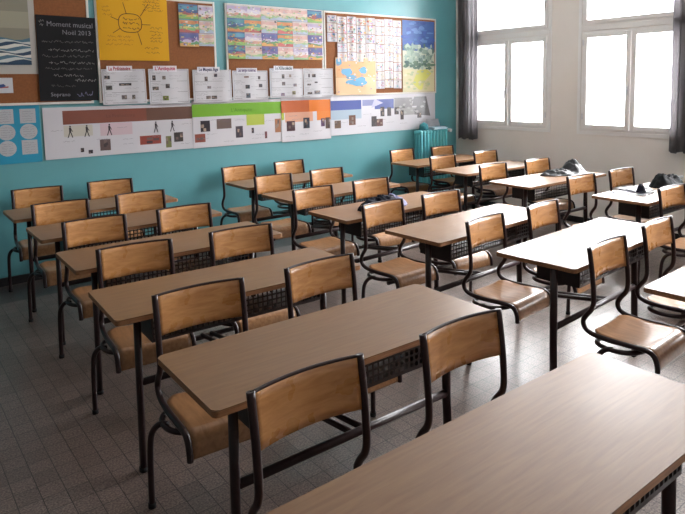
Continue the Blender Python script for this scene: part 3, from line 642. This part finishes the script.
for k, (X_, Y_, a) in DESKS.items():
    d = desk0 if first else copy_tree(desk0)
    first = False
    d.location = (X_, Y_, 0); d.rotation_euler = (0, 0, math.radians(a))
    sl = SLIDE.get(k, .125)
    for ch in d.children:
        if ch.name.startswith(('leg', 'front_stretcher')): ch.location = (sl, 0, 0)
        elif ch.name.startswith('tabletop'):
            if k == 'A6': ch.location = (-.085, 0, 0); ch.scale = (1.065, 1, 1)
        elif ch.name.startswith('book_bin'): ch.location = (.125 if k[0] != 'B' else .145, 0, 0)
        else: ch.location = (RAIL.get(k, .145), 0, 0)       # the rails sit midway between the two chairs
    tag(d, EXTRA.get(k, 'wood-topped double desk with dark steel frame, %s from the teal wall in the %s column' % (ORD[int(k[1])-1], COLN[k[0]])), 'desk', 'double desks in three columns')

# ------------------------------------------------------------------ school chair (local +Y = the way the sitter faces)
PROF = [(-.002, .890), (.018, .76), (.030, .625), (.022, .565), (-.008, .522), (-.026, .484), (-.012, .446), (.035, .426), (.12, .420), (.24, .424), (.315, .424), (.350, .405), (.366, .365), (.369, .330)]
def build_chair():
    root = empty('school_chair', (0, 0, 0)); HW = .197
    for s in (-1, 1):
        bm = bmesh.new(); pts = []
        for y, z in PROF: pts.append((s*HW, y, z))
        tube(bm, smooth_path(pts, 4), .0135, 10)
        link('side_tube', bm, steel, root)
    # backrest ply: bowed away from the sitter
    bm = bmesh.new(); nu, nv = 16, 6; fr_, bk = [], []
    for i in range(nu+1):
        u = i/nu*2-1; bow = -.030*(1-u*u); R1, R2 = [], []
        for j in range(nv+1):
            z = .716+(.882-.716)*j/nv; y0 = .018+(.76-z)*.09 if z < .76 else .018-(z-.76)*.154
            R1.append(bm.verts.new((u*(HW-.004), y0+bow+.005, z))); R2.append(bm.verts.new((u*(HW-.004), y0+bow-.005, z)))
        fr_.append(R1); bk.append(R2)
    for i in range(nu):
        for j in range(nv):
            bm.faces.new((fr_[i][j], fr_[i+1][j], fr_[i+1][j+1], fr_[i][j+1])).smooth = True
            bm.faces.new((bk[i][j], bk[i][j+1], bk[i+1][j+1], bk[i+1][j])).smooth = True
        bm.faces.new((fr_[i][nv], fr_[i+1][nv], bk[i+1][nv], bk[i][nv])); bm.faces.new((fr_[i][0], bk[i][0], bk[i+1][0], fr_[i+1][0]))
    for i in (0, nu):
        for j in range(nv): bm.faces.new((fr_[i][j], fr_[i][j+1], bk[i][j+1], bk[i][j]))
    link('backrest', bm, ply, root)
    bm = bmesh.new(); pts = [Vector((u*HW, -.0005-.030*(1-u*u), .885)) for u in [k/10-1 for k in range(21)]]
    tube(bm, pts, .0065, 8); link('top_rail', bm, steel, root)
    # seat ply: flat with a waterfall front, rounded rear corners
    bm = bmesh.new(); prof = smooth_path([(0, .012, .432), (0, .06, .427), (0, .15, .422), (0, .25, .427), (0, .312, .428), (0, .345, .412), (0, .362, .380), (0, .367, .335)], 4)
    nu = 14; top, bot = [], []
    for q, pnt in enumerate(prof):
        y, z = pnt.y, pnt.z; t = (prof[min(q+1, len(prof)-1)]-prof[max(q-1, 0)]).normalized(); nn = Vector((0, -t.z, t.y))
        wd = .186
        if y < .06: wd = .186-.05*((.06-y)/.05)**2
        A, B = [], []
        for i in range(nu+1):
            u = i/nu*2-1; dish = -.006*(1-u*u) if y < .3 else 0
            c = Vector((u*wd, y, z+dish)); A.append(bm.verts.new(c+nn*.0045)); B.append(bm.verts.new(c-nn*.0045))
        top.append(A); bot.append(B)
    for q in range(len(prof)-1):
        for i in range(nu):
            bm.faces.new((top[q][i], top[q][i+1], top[q+1][i+1], top[q+1][i])).smooth = True
            bm.faces.new((bot[q][i], bot[q+1][i], bot[q+1][i+1], bot[q][i+1])).smooth = True
        for i in (0, nu): bm.faces.new((top[q][i], top[q+1][i], bot[q+1][i], bot[q][i]))
    for q in (0, len(prof)-1):
        for i in range(nu): bm.faces.new((top[q][i], bot[q][i], bot[q][i+1], top[q][i+1]))
    link('seat', bm, seatply, root)
    # ring under the seat and the two bent rear legs
    bm = bmesh.new()
    ringp = [(-.10, .035, .385), (-.19, .05, .385), (-.225, .12, .385), (-.215, .20, .385), (-.16, .255, .385), (-.06, .275, .385), (.06, .275, .385), (.16, .255, .385), (.215, .20, .385), (.225, .12, .385), (.19, .05, .385), (.10, .035, .385)]
    tube(bm, smooth_path(ringp, 5, closed=True), .0125, 10, closed=True); link('seat_ring', bm, steel, root)
    for s in (-1, 1):
        bm = bmesh.new()
        tube(bm, smooth_path([(s*.272, .070, 0), (s*.271, .072, .15), (s*.268, .078, .28), (s*.262, .088, .335), (s*.247, .105, .368), (s*.230, .125, .383), (s*.215, .15, .386)], 5), .0135, 10)
        l = link('leg', bm, steel, root)
        bm = bmesh.new(); tube(bm, [Vector((s*.272, .070, 0)), Vector((s*.2717, .070, .022))], .0165, 10); link('foot_cap', bm, mat('black_rubber', '#101012', .7), l)
    return root
CHAIRS = {'A1L': (1.167, 6.125, -4.5), 'A1R': (1.804, 6.125, -4.3), 'A2L': (1.152, 5.222, -3.0), 'A2R': (1.780, 5.222, -1.7), 'A3L': (1.172, 4.376, -2.3), 'A3R': (1.802, 4.357, -2.0),
 'A4L': (1.139, 3.474, -5.5), 'A4R': (1.780, 3.424, -5.1), 'A5L': (1.099, 2.524, -4.2), 'A5R': (1.728, 2.494, -0.3), 'A6L': (1.002, 1.522, -1.6), 'A6R': (1.662, 1.487, -2.2),
 'B1L': (3.203, 6.165, -1.6), 'B1R': (3.861, 6.17, 1.4), 'B2L': (3.117, 5.283, -3.8), 'B2R': (3.765, 5.278, -2.5), 'B3L': (2.969, 4.370, -0.5), 'B3R': (3.636, 4.392, -3.5),
 'B4L': (2.981, 3.462, 1.2), 'B4R': (3.590, 3.448, -3.1), 'B5L': (3.114, 2.591, 5.2), 'B5R': (3.785, 2.618, 4.6), 'B6L': (3.120, 1.741, 3.0), 'B6R': (3.808, 1.797, 3.0),
 'C1L': (5.627, 6.125, -3.3), 'C1R': (6.30, 6.02, -4.0), 'C2L': (5.461, 5.213, -5.3), 'C2R': (6.233, 5.191, -5.3), 'C3L': (5.269, 4.282, -5.4), 'C3R': (5.974, 4.215, -5.4),
 'C4L': (5.195, 3.178, -4.8), 'C4R': (5.831, 3.129, -3.5), 'C5L': (5.155, 2.323, -3.4)}
chair0 = build_chair(); first = True; made = []
for k, (X_, Y_, a) in CHAIRS.items():
    c = chair0 if first else copy_tree(chair0)
    first = False
    c.location = (X_, Y_, 0); c.rotation_euler = (0, 0, math.pi+math.radians(a)); made.append((c, k[2]))
    side = {'L': 'left', 'R': 'right'}[k[2]]
    lab = 'plywood and dark tube school chair, %s seat, %s desk from the teal wall, %s column' % (side, ORD[int(k[1])-1], COLN[k[0]])
    if k == 'A6L': lab = 'plywood chair whose backrest rises at bottom centre-left, left seat of the foreground desk'
    if k == 'A6R': lab = 'plywood chair behind the foreground desk, right of its two chairs'
    tag(c, lab, 'chair', 'plywood school chairs behind the desks')

# each chair of a pair stands on its outer leg only; on the inner side it rests on the desk's rear rail
for c, sd in made:
    legs = [o for o in c.children if o.name.startswith('leg')]
    l = legs[0] if sd == 'L' else legs[1]
    for o in list(l.children): bpy.data.objects.remove(o)
    bpy.data.objects.remove(l)

# ------------------------------------------------------------------ things left on the desks
def heap(name, lobes, loc, rz, label, cat, seed, m, R0=(.24, .12), zoff=TH, folds=.02):
    """crumpled cloth: one closed skin over a lobed height field, flat underneath"""
    bm = bmesh.new(); na, nr = 72, 22
    def H(x, y):
        h = .012; best = (0, 0)
        for (cx, cy, rx, ry, hh, mi) in lobes:
            g = hh*.62*math.exp(-((((x-cx)/rx)**2+((y-cy)/ry)**2)*.75)**1.7); h = max(h, g)+.35*min(h, g)
            if g > best[0]: best = (g, mi)
        q = Vector((x*9+seed, y*9+seed*.3, seed)); a = 1-abs(noise.noise(q))*2; b = 1-abs(noise.noise(q*2.4))*2; c = noise.noise(q*5)
        return h*(.86+.22*a+.14*b)+folds*(.45*a+.45*b+.4*c), best[1]
    rings = []; mis = []
    for i in range(nr+1):
        t = i/nr; row = []; mr_ = []
        for k in range(na):
            a = 2*math.pi*k/na; rr = 1+.16*noise.noise(Vector((math.cos(a)*1.5+seed, math.sin(a)*1.5, 1)))+.08*noise.noise(Vector((math.cos(a)*5, math.sin(a)*5, seed)))
            x, y = math.cos(a)*R0[0]*rr*t, math.sin(a)*R0[1]*rr*t
            h, mi = H(x, y); e = (1-t**5)**.6 if t < 1 else 0
            row.append(bm.verts.new((x, y, max(.0015, h*e)+.001))); mr_.append(mi)
        rings.append(row); mis.append(mr_)
    for i in range(1, nr):
        for k in range(na):
            f = bm.faces.new((rings[i][k], rings[i+1][k], rings[i+1][(k+1) % na], rings[i][(k+1) % na])); f.material_index = mis[i][k]; f.smooth = True
    f = bm.faces.new(rings[1]); f.material_index = mis[1][0]
    for v in rings[0]: bm.verts.remove(v)
    low = [bm.verts.new((v.co.x, v.co.y, 0)) for v in rings[nr]]
    for k in range(na): bm.faces.new((rings[nr][k], low[k], low[(k+1) % na], rings[nr][(k+1) % na]))
    bm.faces.new(low[::-1])
    o = link(name, bm, m); o.location = (loc[0], loc[1], zoff+.0006); o.rotation_euler = (0, 0, rz); tag(o, label, cat); return o
navy = mat('navy_cloth', '#101120', .8, spec=.25, bump=.3, bscale=60, var=.2, vscale=20); lav = mat('grey_lavender_cloth', '#6f6f92', .8, bump=.3, bscale=60, var=.15, vscale=25)
shiny = mat('shiny_black_nylon', '#101216', .45, bump=.3, bscale=30, coat=0, spec=.4, var=.2, vscale=12); blk = mat('black_print_cloth', '#0f1014', .75, spec=.25, bump=.5, bscale=50, var=.35, vscale=30)
greyn = mat('pale_grey_lining', '#6a707c', .6, bump=.3, bscale=40)
heap('jacket', [(-.12, 0, .11, .09, .085, 0), (.03, .0, .09, .09, .10, 0), (.14, .0, .09, .09, .085, 1)], (3.20, 3.72, 0), .05, 'navy and lavender-grey jacket heaped on a middle-column desk', 'jacket', 3, [navy, lav], (.25, .125))
heap('jacket', [(-.20, .02, .09, .07, .055, 0), (-.06, -.02, .08, .08, .06, 0), (.10, .02, .085, .10, .155, 0), (.19, .02, .07, .09, .10, 1)], (5.80, 3.74, 0), -.25, 'shiny black jacket with pale lining on a desk by the windows', 'jacket', 9, [shiny, greyn], (.31, .14))
heap('bag', [(-.09, .0, .08, .08, .125, 0), (.05, .0, .10, .08, .085, 0), (.14, -.01, .07, .06, .07, 0)], (5.80, 2.66, 0), -.1, 'dark crumpled bag beside papers on the desk near the curtain', 'bag', 14, [blk], (.22, .11), folds=.03)
heap('plastic_bag', [(0, 0, .06, .05, .11, 0), (.03, .02, .05, .04, .09, 0)], (6.06, 2.535, 0), .3, 'white crumpled plastic bag to the right of the dark bag', 'bag', 22, [mat('white_plastic_film', '#d8d8de', .3)], (.085, .075))
heap('pouch', [(-.01, 0, .03, .03, .10, 0), (.02, .01, .025, .025, .085, 1)], (5.235, 2.62, 0), .3, 'small upright navy and silver pouch on the white papers', 'pouch', 31, [navy, greyn], (.055, .04), TH+.0135, folds=.008)
def sheet_on(x, y, wx, wy, rz, z, label, m, seed, name='paper_sheet'):
    bm = bmesh.new(); N = 8; R = []
    for i in range(N+1):
        R.append([bm.verts.new(((i/N-.5)*wx, (j/N-.5)*wy, .004*abs(math.sin(i*.9+j*.5+seed))+.006*(i/N)**3)) for j in range(N+1)])
    for i in range(N):
        for j in range(N): bm.faces.new((R[i][j], R[i+1][j], R[i+1][j+1], R[i][j+1])).smooth = True
    bmesh.ops.solidify(bm, geom=bm.faces[:], thickness=-.0006)
    o = link(name, bm, m); o.location = (x, y, z); o.rotation_euler = (0, 0, rz); tag(o, label, 'paper')
sheet_on(5.20, 2.68, .21, .30, .1, TH+.001, 'white sheet lying on the desk near the curtain, under the pouch', paperw, 0)
sheet_on(5.33, 2.72, .21, .30, -.25, TH+.013, 'white sheet half under the other one beside the dark bag', mat('grey_white_paper', '#c4c4cc', .5), 2)
bm = bmesh.new(); box(bm, -.26, .26, -.012, .012, 0, .022, bev=.004)
o = link('white_box_lid', bm, paperw); o.location = (6.12, 2.80, TH+.001); o.rotation_euler = (0, 0, -.1); tag(o, 'long thin white strip lying behind the dark bag by the windows', 'strip')
